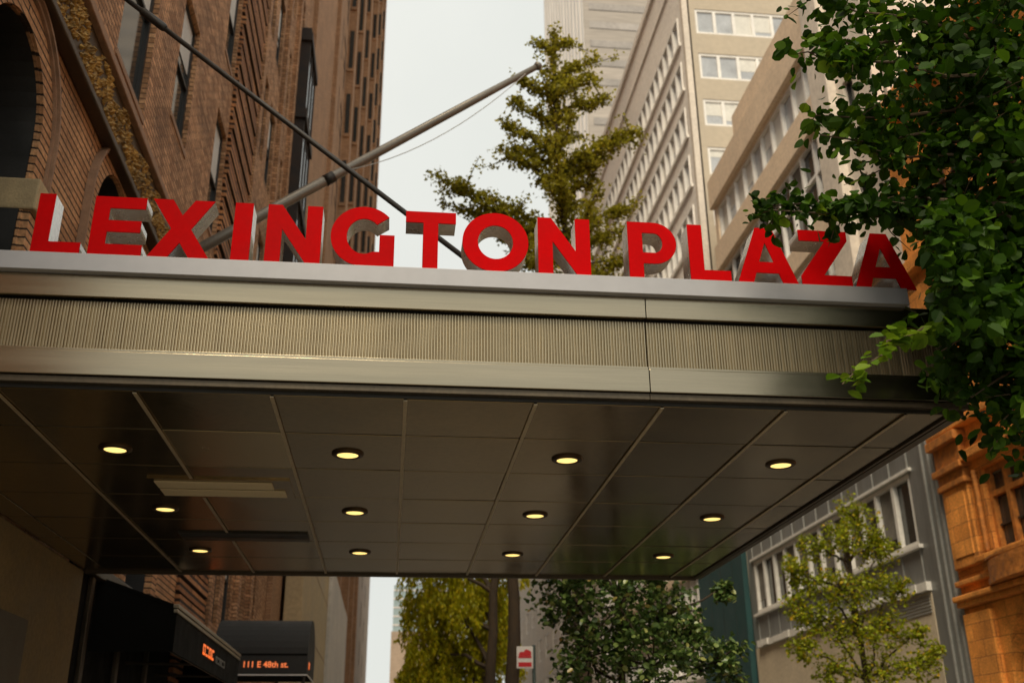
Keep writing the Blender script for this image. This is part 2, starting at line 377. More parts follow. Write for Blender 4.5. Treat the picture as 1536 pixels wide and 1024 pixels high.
# ------------------------------------------------------------------ sign
sg = empty('rooftop_sign', (0.5, 5.95, 4.44), 'red LEXINGTON PLAZA block letters standing on a pale rail on the marquee', 'sign')
bx('rail', M['rail'], sg, CX0, 3.30, 5.835, 6.04, 4.409, 4.526, bevel=.003)
T, B = .228, .19
def arc(cx, cy, rx, ry, a0, a1, n):
    return [(cx+rx*math.cos(R(a0+(a1-a0)*k/n)), cy+ry*math.sin(R(a0+(a1-a0)*k/n))) for k in range(n+1)]
def glyph(c, w):
    if c == 'L': return [[(0,0),(w,0),(w,B),(T,B),(T,1),(0,1)]]
    if c == 'E': return [[(0,0),(w,0),(w,B),(T,B),(T,.405),(w*.93,.405),(w*.93,.595),(T,.595),(T,1-B),(w*.98,1-B),(w*.98,1),(0,1)]]
    if c == 'I': return [[(0,0),(w,0),(w,1),(0,1)]]
    if c == 'X':
        d = .29; z = (w/2-d)/(w-d)
        return [[(0,0),(d,0),(w/2,z),(w-d,0),(w,0),(w-(w-d)/2,.5),(w,1),(w-d,1),(w/2,1-z),(d,1),(0,1),((w-d)/2,.5)]]
    if c == 'N': return [[(0,0),(T,0),(T,.59),(w-T+.02,0),(w,0),(w,1),(w-T,1),(w-T,.41),(T-.02,1),(0,1)]]
    if c == 'T': return [[(w/2-T/2,0),(w/2+T/2,0),(w/2+T/2,1-B),(w,1-B),(w,1),(0,1),(0,1-B),(w/2-T/2,1-B)]]
    if c == 'O': return [arc(w/2,.5,w/2,.515,0,360,48)[:-1], arc(w/2,.5,w/2-.238,.515-.215,360,0,40)[:-1]]
    if c == 'G':
        p = arc(w*.52,.5,w*.52,.515,42,272,36)+[(w,0),(w,.53),(w-.225,.53),(w-.225,.235)]
        return [p + arc(w*.52,.5,w*.52-.24,.515-.205,300,44,28)]
    if c == 'P':
        o = [(0,0),(T,0),(T,.27)]+arc(w-.365,.635,.365,.365,-90,90,24)+[(0,1)]
        h = [(T,.455)]+[(T,.815)]+arc(w-.365,.635,.145,.18,90,-90,16)
        return [o, h]
    if c == 'Z': return [[(0,0),(w,0),(w,B),(.38,B),(w,.83),(w,1),(.03,1),(.03,1-B),(w-.38,1-B),(0,.17)]]
    if c == 'A':
        xi = lambda z: .25+(w/2-.25)*z/.77
        return [[(0,0),(.25,0),(xi(.19),.19),(w-xi(.19),.19),(w-.25,0),(w,0),(w/2+.135,1),(w/2-.135,1)],
                [(xi(.38),.38),(w/2,.745),(w-xi(.38),.38)]]
def solid(polys, x0, z0, H, y0, y1, name, matl, parent, grow=0, bevel=.0):
    cu = bpy.data.curves.new(name, 'CURVE'); cu.dimensions = '2D'; cu.fill_mode = 'BOTH'
    cu.extrude = (y1-y0)/2-bevel; cu.bevel_depth = bevel; cu.offset = grow - bevel
    for p in polys:
        s = cu.splines.new('POLY'); s.points.add(len(p)-1); s.use_cyclic_u = True
        for k, (a, b) in enumerate(p): s.points[k].co = (a*H, b*H, 0, 1)
    ob = bpy.data.objects.new(name, cu); me = bpy.data.meshes.new_from_object(ob); bpy.data.objects.remove(ob)
    me.name = name
    me.transform(Matrix.Translation((x0, (y0+y1)/2, z0)) @ Matrix.Rotation(R(90), 4, 'X')); o0 = off(parent)
    me.transform(Matrix.Translation(-o0)); me.materials.clear(); me.materials.append(matl)
    o = bpy.data.objects.new(name, me); COL.objects.link(o); o.parent = parent
    return o
H = .41
for c, a, b in [('L',-2.27,-1.985),('E',-1.935,-1.62),('X',-1.585,-1.21),('I',-1.08,-.97),('N',-.875,-.535),('G',-.475,-.075),('T',-.005,.315),
                ('O',.36,.785),('N',.85,1.19),('P',1.445,1.765),('L',1.85,2.12),('A',2.165,2.575),('Z',2.60,2.945),('A',2.965,3.385)]:
    gl = glyph(c, (b-a)/H)
    z0 = 4.534 if c not in 'OG' else 4.5425
    lt = solid(gl, a, z0, H, 5.874, 6.03, 'letter', M['white_metal'], sg)
    solid(gl, a, z0, H, 5.866, 5.874, 'letter_face', M['red'], lt, .0012)
for x in (-2.1, -1.2, -.3, .6, 1.5, 2.4, 3.2): bx('bracket', M['cable'], sg, x-.012, x+.012, 6.045, 6.08, 4.38, 4.45)

# flagpole + cable
fp = empty('flagpole', (-3.6, 13, 7.72), 'grey metal flagpole slanting up from the brick wall above the sign', 'flagpole')
a, b = Vector((-3.60, 13, 7.70)), Vector((1.90, 13, 11.66)); d = b-a
m = MB(); m.tube([a+d*t for t in (0, .2, .45, .451, .8, 1)], [.076, .076, .075, .070, .060, .046], 16); m.build('pole', M['pole'], fp, smooth=True)
c = a+d*.452; m = MB(); m.tube([c-d.normalized()*.09, c+d.normalized()*.06], .084, 16); m.build('collar', M['cable'], fp, smooth=True)
m = MB(); m.tube([b, b+d.normalized()*.05, b+d.normalized()*.1], [.055, .075, .03], 12); m.build('finial', M['pole'], fp, smooth=True)
m = MB(); pa, pb = a+d*.5+Vector((0, -.1, -.10)), a+d*.97+Vector((0, -.06, -.06))
m.tube([pa+(pb-pa)*t+Vector((0, 0, -.55*4*t*(1-t)*.5)) for t in np.linspace(0, 1, 14)], .006, 6); m.build('halyard', M['rope'], fp)
m = MB(); m.box(-3.60, -3.5, 12.85, 13.15, 7.5, 7.95); m.build('wall_bracket', M['cable'], fp, bevel=.01)
cb = empty('support_cable', (2.0, 8, 4.5), 'dark steel hanger cable running down across the sky to the marquee roof', 'cable')
e0, e1 = Vector((-3.60, 8, 9.01)), Vector((2.05, 8, 4.5))
e0 = Vector((-3.60, 8, 8.26+.96*(2.46/3.14)))
m = MB(); m.tube([e0, e0.lerp(e1, .5)+Vector((0, 0, -.01)), e1], .024, 10); m.build('cable', M['cable'], cb, smooth=True)
q0 = e0.lerp(e1, .19); q1 = e0.lerp(e1, .235)
m = MB(); m.tube([q0, q0.lerp(q1, .1), q0.lerp(q1, .9), q1], [.026, .04, .04, .026], 10); m.build('turnbuckle', M['cable'], cb, smooth=True)
m = MB(); m.box(1.97, 2.13, 7.95, 8.05, 4.471, 4.53); m.build('anchor_plate', M['cable'], cb)

# ------------------------------------------------------------------ left side: host wall and brick building
hw = empty('entrance_wall', (-3.5, 2, 0), 'tan stone entrance wall under the left end of the marquee', 'wall')
m = MB(); m.box(-3.6, -3.42, -8, 12.0, 0, 3.69); m.build('stone_facing', M['stone'], hw, bevel=.01)
m = MB(); m.box(-3.424, -3.40, 7.2, 10.4, 0, 2.95); m.build('recessed_panel', M['brownmetal'], hw)

XL = -3.6; P = PL(XL)
bb = empty('brick_building', (XL, 10, 0), 'speckled brown brick building with gilded cornice, arches and rough brick piers', 'building')
ops = [(7.45, 8.95, 3.9, 8.08, True), (10.85, 12.35, 3.9, 8.40, True), (4.05, 5.55, 3.9, 8.08, True), (14.3, 15.8, 3.9, 8.30, True)]
m = MB(); facade(m, P, .5, 17.9, 0, 8.5, ops, .55); m.build('wall', M['rake'], bb)
for a, b, zb, zt, ar in ops:
    r = (b-a)/2
    f = MB(); f.pbox(P, a+.001, b-.001, zb, zt, .5, .56); w = f.build('window', M['glass'], bb)
    f = MB(); facade(f, lambda u, z, d: P(u, z, d+.03), a-.0, b, zb-.05, zt+.02, [(a+.012, b-.012, zb, zt-.012, ar)], .5)
    f.f = [q for q in f.f if max(f.v[k][0] for k in q) - min(f.v[k][0] for k in q) > .2]; f.build('dark_reveal', M['darkframe'], w)  # dark lining added so the sunlit arch reveals look shaded
    f = MB(); f.pbox(P, (a+b)/2-.04, (a+b)/2+.04, zb, zt, .44, .5); f.pbox(P, a, b, zt-r-.05, zt-r+.05, .45, .5); f.build('frame', M['darkframe'], w)
    # archivolt: brick ring and thin outer mouldings
    cy, cz = (a+b)/2, zt-r
    for nm, r0, r1, pr, mt in (('arch_ring', r+.004, r+.27, .03, M['rake']), ('arch_moulding', r+.275, r+.31, .06, M['mould']), ('arch_moulding', r+.315, r+.35, .09, M['mould'])):
        m = MB(); n = 28; z1c = 8.49
        for k in range(n):
            t0, t1 = math.pi*k/n, math.pi*(k+1)/n
            pts = [(cy+rr*math.cos(t), min(z1c, cz+rr*math.sin(t))) for rr, t in ((r0, t0), (r0, t1), (r1, t1), (r1, t0))]
            m.hexa([P(u, z, -pr) for u, z in pts]+[P(u, z, .02) for u, z in pts])
        for s in (-1, 1):
            u0, u1 = sorted((cy+s*r0, cy+s*r1)); m.pbox(P, u0, u1, 6.86, cz, -pr, .02)
        m.build(nm, mt, bb)
    for s in (-1, 1):
        u0, u1 = sorted((cy+s*(r-.02), cy+s*(r+.36)))
        m = MB(); m.pbox(P, u0, u1, 6.52, 6.855, -.12, .3); m.build('impost', M['impost'], bb, bevel=.02)
        m = MB(); m.pbox(P, u0+.03, u1-.03, 3.9, 6.515, -.07, .3); m.build('pier', M['rake'], bb)
# upper wall with windows
ups = [(y0, y1, z, z+h, False) for z, h in ((10.85, 2.35), (14.55, 2.35), (18.25, 2.35), (21.95, 2.35), (25.65, 2.35)) for y0, y1 in ((13.55, 14.7), (16.75, 17.85))]
ups += [(10.75, 12.2, z, z+h, False) for z, h in ((9.8, 3.1), (14.0, 2.9), (18.25, 2.35))]
ups += [(7.6, 9.1, 9.9, 13.0, False), (4.4, 5.9, 9.9, 13.0, False)]
m = MB(); facade(m, P, .5, 17.9, 8.5, 30, ups, .42); m.build('wall', M['brick'], bb)
for y0, y1, a, b, _ in ups:
    window(P, y0, y1, a, b, bb, M['darkframe'], M['glass'], d=.11, rails=(.5,), fw=.06, proud=.03, blind=random.choice((.45, .5, .5, .62)))
for y0, y1, a, b, _ in ups:
    m = MB(); m.pbox(P, y0-.04, y1+.04, a-.10, a-.002, -.02, .1); m.build('sill', M['mould'], bb, bevel=.01)
# gilded cornice
m = MB(); m.box(-3.6, -3.50, .5, 17.88, 8.47, 9.18); m.build('cornice', M['cornice'], bb)
m = MB(); m.box(-3.6, -3.42, .5, 17.88, 9.181, 9.30); m.box(-3.6, -3.46, .5, 17.88, 9.301, 9.36); m.build('cornice_cap', M['mould'], bb, bevel=.015)
m = MB(); m.box(-3.6, -3.44, .5, 17.88, 8.42, 8.52); m.build('cornice_bead', M['cornice'], bb, bevel=.02)
m = MB()                                                         # leafy relief: many small bosses in a scroll
y = 4.0
while y < 17.8:
    for k in range(15):
        yy = y+random.uniform(-.09, .09); zz = 8.84+.12*math.sin(y*6.3)+random.uniform(-.25, .25); r0 = random.uniform(.02, .048)
        zz = min(9.1, max(8.6, zz)); pts = []
        n = len(m.v); ang = random.uniform(0, 3.14)
        for t in range(8):
            g_ = t*math.pi/4; rr = r0*(1.25 if t % 2 else .8)
            m.v.append((-3.497, yy+rr*math.cos(g_+ang)*1.2, zz+rr*math.sin(g_+ang)))
        m.v.append((-3.497+random.uniform(.03, .055), yy, zz))
        for t in range(8): m.f.append((n+t, n+(t+1) % 8, n+8))
    y += .115
m.build('gilded_relief', M['gold'], bb)
# rough brick pier, full height, courses cut in relief
m = MB(); z = 0.0; k = 0
while z < 30:
    hh = .26
    e = .0 if k % 2 else .05
    m.pbox(P, 17.9+e, 20.6-e, z, z+hh-.05, -.06-(0 if k % 2 else .03)+random.uniform(-.012, .012), .3)
    z += hh; k += 1
m.build('rough_pier', M['quoin'], bb)
bx('pier_core', M['quoin'], bb, -4.0, -3.6, 17.9, 20.6, 0, 30)
ops2 = [(y0, y1, z, z+2.3, False) for z in (4.4, 8.0, 11.7, 15.4, 19.1, 22.8, 26.5) for y0, y1 in ((21.3, 22.3), (22.9, 23.9), (25.0, 25.9))]
m = MB(); facade(m, P, 20.6, 26.3, 0, 30, ops2, .42); m.build('wall', M['brick'], bb)
for y0, y1, a, b, _ in ops2:
    window(P, y0, y1, a, b, bb, M['darkframe'], M['glass'], d=.11, rails=(.5,), fw=.06, proud=.03, blind=random.choice((.45, .5, .62)))
bx('body', M['interior'], bb, -18, -4.16, .52, 30.4, 0, 29.9)
m = MB()
for y0, y1 in ((20.62, 21.0), (24.2, 24.6), (26.3, 26.7)): m.pbox(P, y0, y1, 0, 30, -.12, .1)
m.build('pilaster', M['brick'], bb)
# iron balcony / bay
facade_m = MB(); facade(facade_m, P, 26.3, 30.5, 0, 30, [(27.2, 28.1, z, z+2.3, False) for z in (4.4, 8.0, 11.7, 15.4, 19.1, 22.8, 26.5)], .42); facade_m.build('wall', M['brick'], bb)
fe = MB()
fe.pbox(P, 27.1, 29.3, 11.6, 23.2, -.34, .02)
for z in (11.4, 14.3, 17.2, 20.1, 23.0): fe.pbox(P, 27.0, 29.4, z, z+.3, -.44, .02); fe.pbox(P, 27.05, 29.35, z+.3, z+.5, -.39, .02)
for k in range(4): fe.pbox(P, 27.12+k*.71, 27.22+k*.71, 11.7, 23.0, -.38, .02)
for k in range(3): fe.pbox(P, 27.3+k*.25, 29.1-k*.25, 10.6+k*.27, 10.87+k*.27, -.1-.08*k, .02)
fe.build('iron_bay', M['iron'], bb)
for z in (12.1, 15.0, 17.9, 20.8):
    f = MB()
    for k in range(3): f.pbox(P, 27.26+k*.71, 27.78+k*.71, z, z+1.9, -.352, -.33)
    f.build('bay_pane', M['glass'], bb)

# brown tower and further left fronts
def block(name, label, P, u0, u1, z1, wallmat, wins, body, fr, gl, depth=.08, d=.03, sills=True, nm=0, blind=None, cat='building', pil=()):
    loc = P((u0+u1)/2, 0, 0); e = empty(name, loc, label, cat)
    m = MB(); facade(m, P, u0, u1, 0, z1, [(a, b, c, t, False) for a, b, c, t in wins], depth); m.build('wall', wallmat, e)
    for a, b, c, t in wins: window(P, a, b, c, t, e, fr, gl, d=d, proud=.02, nm=nm, fw=.08, rails=(.5,) if not nm else (), blind=blind)
    m = MB(); c0 = P(u0+.01, 0, depth-.04); c1 = P(u1-.01, z1-.02, body)
    m.box(min(c0[0], c1[0]), max(c0[0], c1[0]), min(c0[1], c1[1]), max(c0[1], c1[1]), 0, z1-.02); m.build('body', wallmat, e)
    if pil:
        m = MB()
        for a, b, pr in pil: m.pbox(P, a, b, 0, z1+.3, -pr, .05)
        m.build('pilaster', wallmat, e)
    return e
PT = PL(-3.5)
tw = block('brown_tower', 'tall plain brown brick tower rising behind the brick building with the arches', PT, 30.5, 66, 105, M['brown'],
      [(y0, y0+1.7, z, z+2.6) for y0 in (41.0, 43.6, 48.5, 50.5, 55.5) for z in np.arange(26, 104, 4.1)][:95], 16, M['darkframe'], M['glass'], pil=[(30.52, 33.0, .05), (38.6, 40.2, .18)])
def bays(e, X, ys, pr, z0, z1, dz):
    n = 0
    for y in ys:
        m = MB(); m.box(X-.05, X+pr, y, y+1.3, 0, z1); m.build('bay', M['brown'], e)
        for z in np.arange(z0, z1-3, dz):
            m = MB(); m.box(X+pr*.25, X+pr*.78, y-.03, y+.02, z, z+2.5); m.build('bay_window', M['glass'], e)
            m = MB(); m.box(X+pr*.15, X+pr*.9, y-.10, y+.02, z-.2, z-.02); m.build('bay_sill', M['brown'], e)
bays(tw, -3.5, (46.0, 53.0, 61.0), .42, 24, 104, 4.1)
PT2 = PL(-3.5)
dt = block('dark_brick_tower', 'farther dark brown brick tower at the edge of the sky strip', PT2, 66.2, 92, 110, M['brown'],
      [(y0, y0+3.2, z, z+2.8) for y0 in (69, 76, 84) for z in np.arange(20, 109, 4.0)][:75], 14, M['darkframe'], M['glass'], pil=[(66.3, 67.6, .15)])
bays(dt, -3.5, (70.5, 80.0, 89.0), .5, 22, 109, 4.0)
e = empty('stone_front', (-3.0, 38, 0), 'pale limestone front rising beside the barrel awning below the marquee', 'building')
m = MB(); m.box(-3.345, -2.80, 33.0, 46.0, 0, 10.5); m.build('limestone_front', M['limestone'], e, bevel=.02)
m = MB(); m.box(-3.346, -2.66, 46.0, 47.0, 0, 10.6); m.box(-3.346, -2.70, 46.3, 64, 0, 10.2); m.build('side_pier', M['palestone'], e, bevel=.02)
m = MB()
for z in (3.3, 5.9, 8.2): m.box(-2.802, -2.79, 33.1, 45.9, z, z+.03)
m.build('joint', M['mould'], e)
PT3 = PL(-3.4)
block('narrow_brown_block', 'far narrow brown block low at the end of the left street front', PT3, 95, 150, 44, M['farbrown'],
      [(y0, y0+3, z, z+2.4) for y0 in (99, 112, 126) for z in np.arange(4, 40, 4)], 12, M['darkframe'], M['glass'])

# ------------------------------------------------------------------ awnings
aw = empty('black_awning', (-3.1, 16, 3), 'black sloping shop awning with a silver edge and orange lettering', 'awning')
m = MB(); y0, y1 = 13.1, 18.8
m.hexa([(-3.6, y0, 3.80), (-2.6, y0, 3.46), (-2.6, y1, 3.46), (-3.6, y1, 3.80), (-3.6, y0, 3.84), (-2.59, y0, 3.49), (-2.59, y1, 3.49), (-3.6, y1, 3.84)])
m.box(-2.61, -2.585, y0, y1, 2.95, 3.45)
m.poly([(-3.6, y0+.01, 3.8), (-2.6, y0+.01, 3.46), (-2.6, y0+.01, 2.95), (-3.6, y0+.01, 2.95)])
m.poly([(-3.6, y1-.01, 3.8), (-2.6, y1-.01, 3.46), (-2.6, y1-.01, 2.95), (-3.6, y1-.01, 2.95)])
m.build('canvas', M['black'], aw)
m = MB(); m.box(-2.63, -2.565, y0-.02, y1+.02, 3.455, 3.50); m.box(-2.62, -2.572, y0-.02, y1+.02, 3.40, 3.44); m.build('silver_edge', M['silver'], aw, bevel=.006)
def scribble(y, wid, zc, hgt, matl, n):
    m = MB(); yy = y
    for k in range(n):
        w = wid/n
        if k % 3 != 1: m.box(-2.584, -2.578, yy, yy+w*.14, zc-hgt/2, zc+hgt/2)
        m.box(-2.584, -2.578, yy, yy+w*.7, zc-hgt/2, zc-hgt/2+hgt*.22)
        if k % 2 == 0: m.box(-2.584, -2.578, yy+w*.56, yy+w*.7, zc-hgt/2+.0, zc+hgt*.4)
        m.box(-2.584, -2.578, yy+w*.1, yy+w*.72, zc+hgt*.28, zc+hgt/2)
        yy += w
    m.build('lettering', matl, aw)
scribble(15.15, 1.0, 3.20, .14, M['orange'], 4)
scribble(16.3, .95, 3.17, .10, M['greytext'], 5)
m = MB()
for y in (13.15, 15.0, 16.9, 18.7): m.tube([(-3.58, y, 3.0), (-2.63, y, 2.98)], .02, 6)
m.tube([(-2.63, 13.15, 2.97), (-2.63, 18.7, 2.97)], .02, 6); m.build('frame_tube', M['brownmetal'], aw)
sh = empty('shopfront', (-3.6, 16, 0), 'dark shopfront with brown uprights beneath the black awning', 'shopfront')
bx('shop_wall', M['black'], sh, -3.62, -3.56, 12.02, 17.88, 0, 3.95)
m = MB()
for y in (12.1, 12.7, 14.3, 16.0): m.box(-3.56, -3.50, y, y+.12, 0, 3.75)
m.box(-3.56, -3.46, 12.02, 17.87, 3.76, 3.9); m.build('upright', M['brownmetal'], sh, bevel=.01)

ba = empty('barrel_awning', (-2.7, 23, 3.4), 'charcoal barrel-topped entrance awning with orange address lettering', 'awning')
yb0, yb1, xb0, xb1 = 22.3, 24.3, -3.6, -1.70
prof = [(yb0, 3.47), (yb0, 3.86)]+[(yb0+(yb1-yb0)/2*(1-math.cos(R(t))), 3.86+.78*math.sin(R(t))) for t in range(10, 171, 10)]+[(yb1, 3.86), (yb1, 3.47)]
m = MB()
for (ya, za), (yb, zb) in zip(prof, prof[1:]): m.poly([(xb0, ya, za), (xb1, ya, za), (xb1, yb, zb), (xb0, yb, zb)])
m.poly([(xb1, y, z) for y, z in prof]); m.poly([(xb0, y, z) for y, z in prof])
m.build('canvas', M['charcoal'], ba)
m = MB(); m.box(xb0+.05, xb1+.006, yb0-.012, yb0-.002, 3.44, 3.466); m.box(xb1+.004, xb1+.016, yb0-.012, yb1, 3.44, 3.466); m.build('hem', M['signwhite'], ba)
m = MB(); m.box(xb0, xb1-.01, yb0-.006, yb0-.001, 3.83, 3.87); m.build('seam', M['black'], ba)
def text(s, size, mtx, name, matl, parent, ext=.003):
    cu = bpy.data.curves.new(name, 'FONT'); cu.body = s; cu.size = size; cu.extrude = ext; cu.offset = size*.018
    ob = bpy.data.objects.new(name, cu); me = bpy.data.meshes.new_from_object(ob); bpy.data.objects.remove(ob)
    me.name = name; me.transform(mtx); me.transform(Matrix.Translation(-off(parent))); me.materials.clear(); me.materials.append(matl)
    o = bpy.data.objects.new(name, me); COL.objects.link(o); o.parent = parent
    return o
text('111 E 48th st.', .165, Matrix.Translation((-3.0, yb0-.008, 3.60)) @ Matrix.Rotation(R(90), 4, 'X'), 'lettering', M['orange'], ba)
text('111', .19, Matrix.Translation((xb1+.008, yb0+.3, 3.60)) @ Matrix.Rotation(R(90), 4, 'Z') @ Matrix.Rotation(R(90), 4, 'X'), 'lettering', M['orange'], ba)
m = MB()
for x in (-3.45, -1.76):
    m.tube([(x, yb0+.05, 0), (x, yb0+.05, 3.5)], .03, 8)
m.build('leg', M['cable'], ba)

# ------------------------------------------------------------------ right side of the street
XR = 15.0; P = PR(XR)
ob_ = empty('office_building', (XR, 35, 0), 'office building, grey metal below with ribbon windows and beige bands above', 'building')
m = MB(); facade(m, P, 26.42, 43.0, 0, 15, [(28.2, 42.3, 7.55, 9.65, False), (28.2, 42.3, 11.6, 13.7, False)], .4); m.build('metal_wall', M['grey'], ob_)
for zb in (7.55, 11.6):
    w = window(P, 28.2, 42.3, zb, zb+2.1, ob_, M['whitetrim'], M['glass'], d=.12, nm=11, fw=.12, bars=.16, proud=.12)
m = MB()
for y in np.arange(28.2, 42.4, 1.175):
    m = MB(); m.pbox(P, y-.025, y+.025, 9.79, 11.5, -.04, .02); m.build('panel_seam', M['greyrib'], ob_)
    m = MB(); m.pbox(P, y-.025, y+.025, 6.5, 7.41, -.03, .02); m.build('panel_seam', M['greyrib'], ob_)
for y in (26.6, 26.9, 27.25):
    m = MB(); m.pbox(P, y, y+.06, 0, 15, -.06, .02); m.build('metal_rib', M['greyrib'], ob_)
m = MB(); m.pbox(P, 28.0, 42.5, 7.42, 7.53, -.14, .1); m.pbox(P, 28.0, 42.5, 9.68, 9.78, -.1, .1); m.build('window_surround', M['whitetrim'], ob_, bevel=.01)
m = MB()
for k in range(24):
    y = 27.9+k*.6; m.pbox(P, y, y+.59, 6.22+random.uniform(-.03, .03), 6.42+random.uniform(-.06, .06), -.16+random.uniform(-.03, .03), .05)
m.build('ledge', M['whitetrim'], ob_)
m = MB(); m.pbox(P, 27.95, 42.9, 0, 6.2, -.02, .2); m.build('base_wall', M['base'], ob_)
m = MB()
for k in range(6): m.pbox(P, 28.05, 32, 5.62+k*.09, 5.67+k*.09, -.05, .0)
m.build('louvre', M['greyrib'], ob_)
# upper beige part
rows = [(24.95, 26.95), (20.2, 23.55), (16.0, 19.2)]
m = MB(); facade(m, P, 29.0, 43.0, 15, 28.5, [(30.4, 42.6, a, b, False) for a, b in rows], .5); m.build('beige_wall', M['beige'], ob_)
for a, b in rows:
    window(P, 30.4, 42.6, a, b, ob_, M['whitewin'], M['glass_pale'] if a > 24 else M['glass'], d=.22, nm=9, fw=.12, bars=.14, proud=.14, rails=() if a > 24 else (.55,))
m = MB(); m.pbox(P, 29.9, 43.05, 27.0, 28.55, -.22, .1); m.pbox(P, 29.9, 43.05, 23.6, 24.9, -.16, .1); m.pbox(P, 30.35, 43.02, 19.25, 20.15, -.1, .1); m.build('band', M['beige'], ob_, bevel=.02)
m = MB(); m.pbox(P, 29.4, 40.3, 28.5, 30.6, .35, 1.0); m.build('roof_parapet', M['beige'], ob_, bevel=.02)
m = MB(); m.pbox(P, 28.98, 30.38, 15, 28.8, -.32, .1); m.build('column', M['palestone'], ob_, bevel=.03)
m = MB(); facade(m, P, 26.42, 28.98, 15, 28.4, [(27.75, 28.5, 18.5, 19.75, False), (27.75, 28.5, 22.5, 23.75, False)], .3); m.build('pale_wall', M['palestone'], ob_)
for z in (18.5, 22.5): window(P, 27.75, 28.5, z, z+1.25, ob_, M['darkframe'], M['glass'], d=.2)
bx('body', M['palestone'], ob_, XR+.45, XR+17, 26.44, 42.98, 0, 28.3)

tb = empty('teal_shopfront', (XR, 46, 0), 'plain dark teal painted panel front between grey and white buildings', 'shopfront')
m = MB(); m.box(XR-.25, XR+.0, 43.06, 49.7, 3.9, 11.4); m.build('panel', M['teal'], tb, bevel=.02)
m = MB(); m.box(XR-.2, XR+.0, 43.06, 49.7, 0, 3.85); m.build('shop_window', M['glass'], tb)
m = MB()
for y in (44.4, 46.1, 47.8): m.box(XR-.258, XR-.25, y, y+.02, 3.9, 11.4)
m.build('seam', M['dark'], tb)

wb = empty('white_building', (XR, 60, 0), 'tall pale office block with white framed ribbon windows and a tan side wall', 'building')
ztops = [41.3-3.05*k for k in range(13)]
W = MB(); facade(W, P, 45.2, 76, 0, 46.8, [(46.1, 75, z-1.85, z, False) for z in ztops], .4); W.build('street_wall', M['whitewall'], wb)
for z in ztops: window(P, 46.1, 75, z-1.85, z, wb, M['whitewin'], M['glass_pale'], d=.12, nm=25, fw=.1, bars=.22, proud=.2)
m = MB()
for z in ztops: m.pbox(P, 45.9, 75.2, z-2.05, z-1.87, -.12, .1)
m.pbox(P, 45.2, 76, 44.2, 44.4, -.1, .1); m.pbox(P, 45.2, 76, 46.6, 47.1, -.15, .1); m.build('sill_band', M['whitewall'], wb)
F = PF(45.2); fr = []
for k, z in enumerate(ztops[:9]):
    fr.append((15.72, 21.3, z-1.7, z, False)); fr.append((22.4, 28.0, z-1.7, z, False))
m = MB(); facade(m, F, XR+.005, 30, 11.5, 46.8, fr, .35); m.build('side_wall', M['tan'], wb)
for a, b, c, d_, _ in fr: window(F, a, b, c, d_, wb, M['whitewin'], M['glass_pale'], d=.10, nm=4, fw=.14, bars=.17, proud=.06)
bx('body', M['tan'], wb, XR+.36, 29.9, 45.52, 75.9, 0, 46.7)
m = MB(); m.box(XR-.02, XR+.3, 45.17, 45.5, 11.5, 46.9); m.build('corner_strip', M['palestone'], wb)
m = MB(); m.pbox(P, 50, 70, 10.6, 11.0, -.3, .1); m.pbox(P, 50, 70, 8.2, 8.5, -.25, .1); m.build('lower_cornice', M['beige'], wb)

gt = empty('grey_tower', (36, 170, 0), 'tall grey skyscraper far down the street with a paler side', 'skyscraper')
m = MB(); m.box(31.1, 58, 150, 194, 0, 190); m.build('shaft', M['towerB'], gt)
m = MB(); m.box(30.9, 31.09, 150.4, 193.6, 0, 190.2)
for y in np.arange(152, 193, 3.4): m.box(30.6, 30.9, y, y+1.2, 0, 190.1)
m.build('pale_side', M['towerA'], gt)
for z in np.arange(60, 188, 4.2):
    m = MB(); m.box(32, 57, 149.9, 150.02, z, z+1.5); m.build('window_strip', M['towerW'], gt)
fb = empty('blue_tower', (3, 205, 0), 'pale blue glass block at the far end of the street', 'building')
m = MB(); m.box(.05, 12, 200, 215, 26, 34.5); m.build('glass_wall', M['bluebld'], fb)
m = MB(); m.box(-.2, 12.2, 199.8, 215.2, 0, 25.98); m.build('lower_wall', M['farbrown'], fb)
m = MB()
for z in np.arange(27, 34, 1.6): m.box(.03, 12, 199.93, 199.99, z, z+.3)
m.build('floor_band', M['towerA'], fb)
# side street fronts behind the trees, right
block('low_stone_block', 'pinkish stone block seen low behind the dark green tree', PR(15.2), 76.5, 130, 30, M['palestone'],
      [(y0, y0+2.4, z, z+2.2) for y0 in np.arange(78, 128, 5) for z in (4, 8, 12, 16)], 14, M['whitewin'], M['glass'])

# terracotta building
tc = empty('terracotta_building', (XR, 22, 0), 'ornate orange terracotta building with carved pilasters and mullioned windows', 'building')
wins = [(21.2, 24.5, 6.6, 8.75, False), (21.2, 24.5, 11.4, 14.2, False), (16.0, 19.4, 6.6, 8.75, False), (16.0, 19.4, 11.4, 14.2, False), (21.3, 24.7, 1.0, 5.35, True), (16.0, 19.4, 1.0, 5.35, True), (21.2, 24.5, 16.4, 18.8, False), (16.0, 19.4, 16.4, 18.8, False)]
m = MB(); facade(m, P, 2, 26.4, 0, 20.5, wins, .5); m.build('wall', M['terracotta'], tc)
for a, b, c, t, ar in wins:
    if ar:
        f = MB(); f.pbox(P, a, b, c, t, .42, .5); f.build('dark_doorway', M['interior'], tc); continue
    window(P, a, b, c, t, tc, M['terradark'], M['glass'], d=.25, nm=3, rails=(.68,), fw=.12, bars=.13, proud=.12)
    # inner sash
    f = MB()
    for k in range(4):
        q0 = a+(b-a)*k/4+.1; q1 = a+(b-a)*(k+1)/4-.1; f.pbox(P, q0, q1, c+(t-c)*.3, c+(t-c)*.3+.05, .2, .26)
        f.pbox(P, q0+.12, q1-.2, c+.15, c+(t-c)*.62, .262, .268)
    f.build('sash', M['darkframe'], tc)
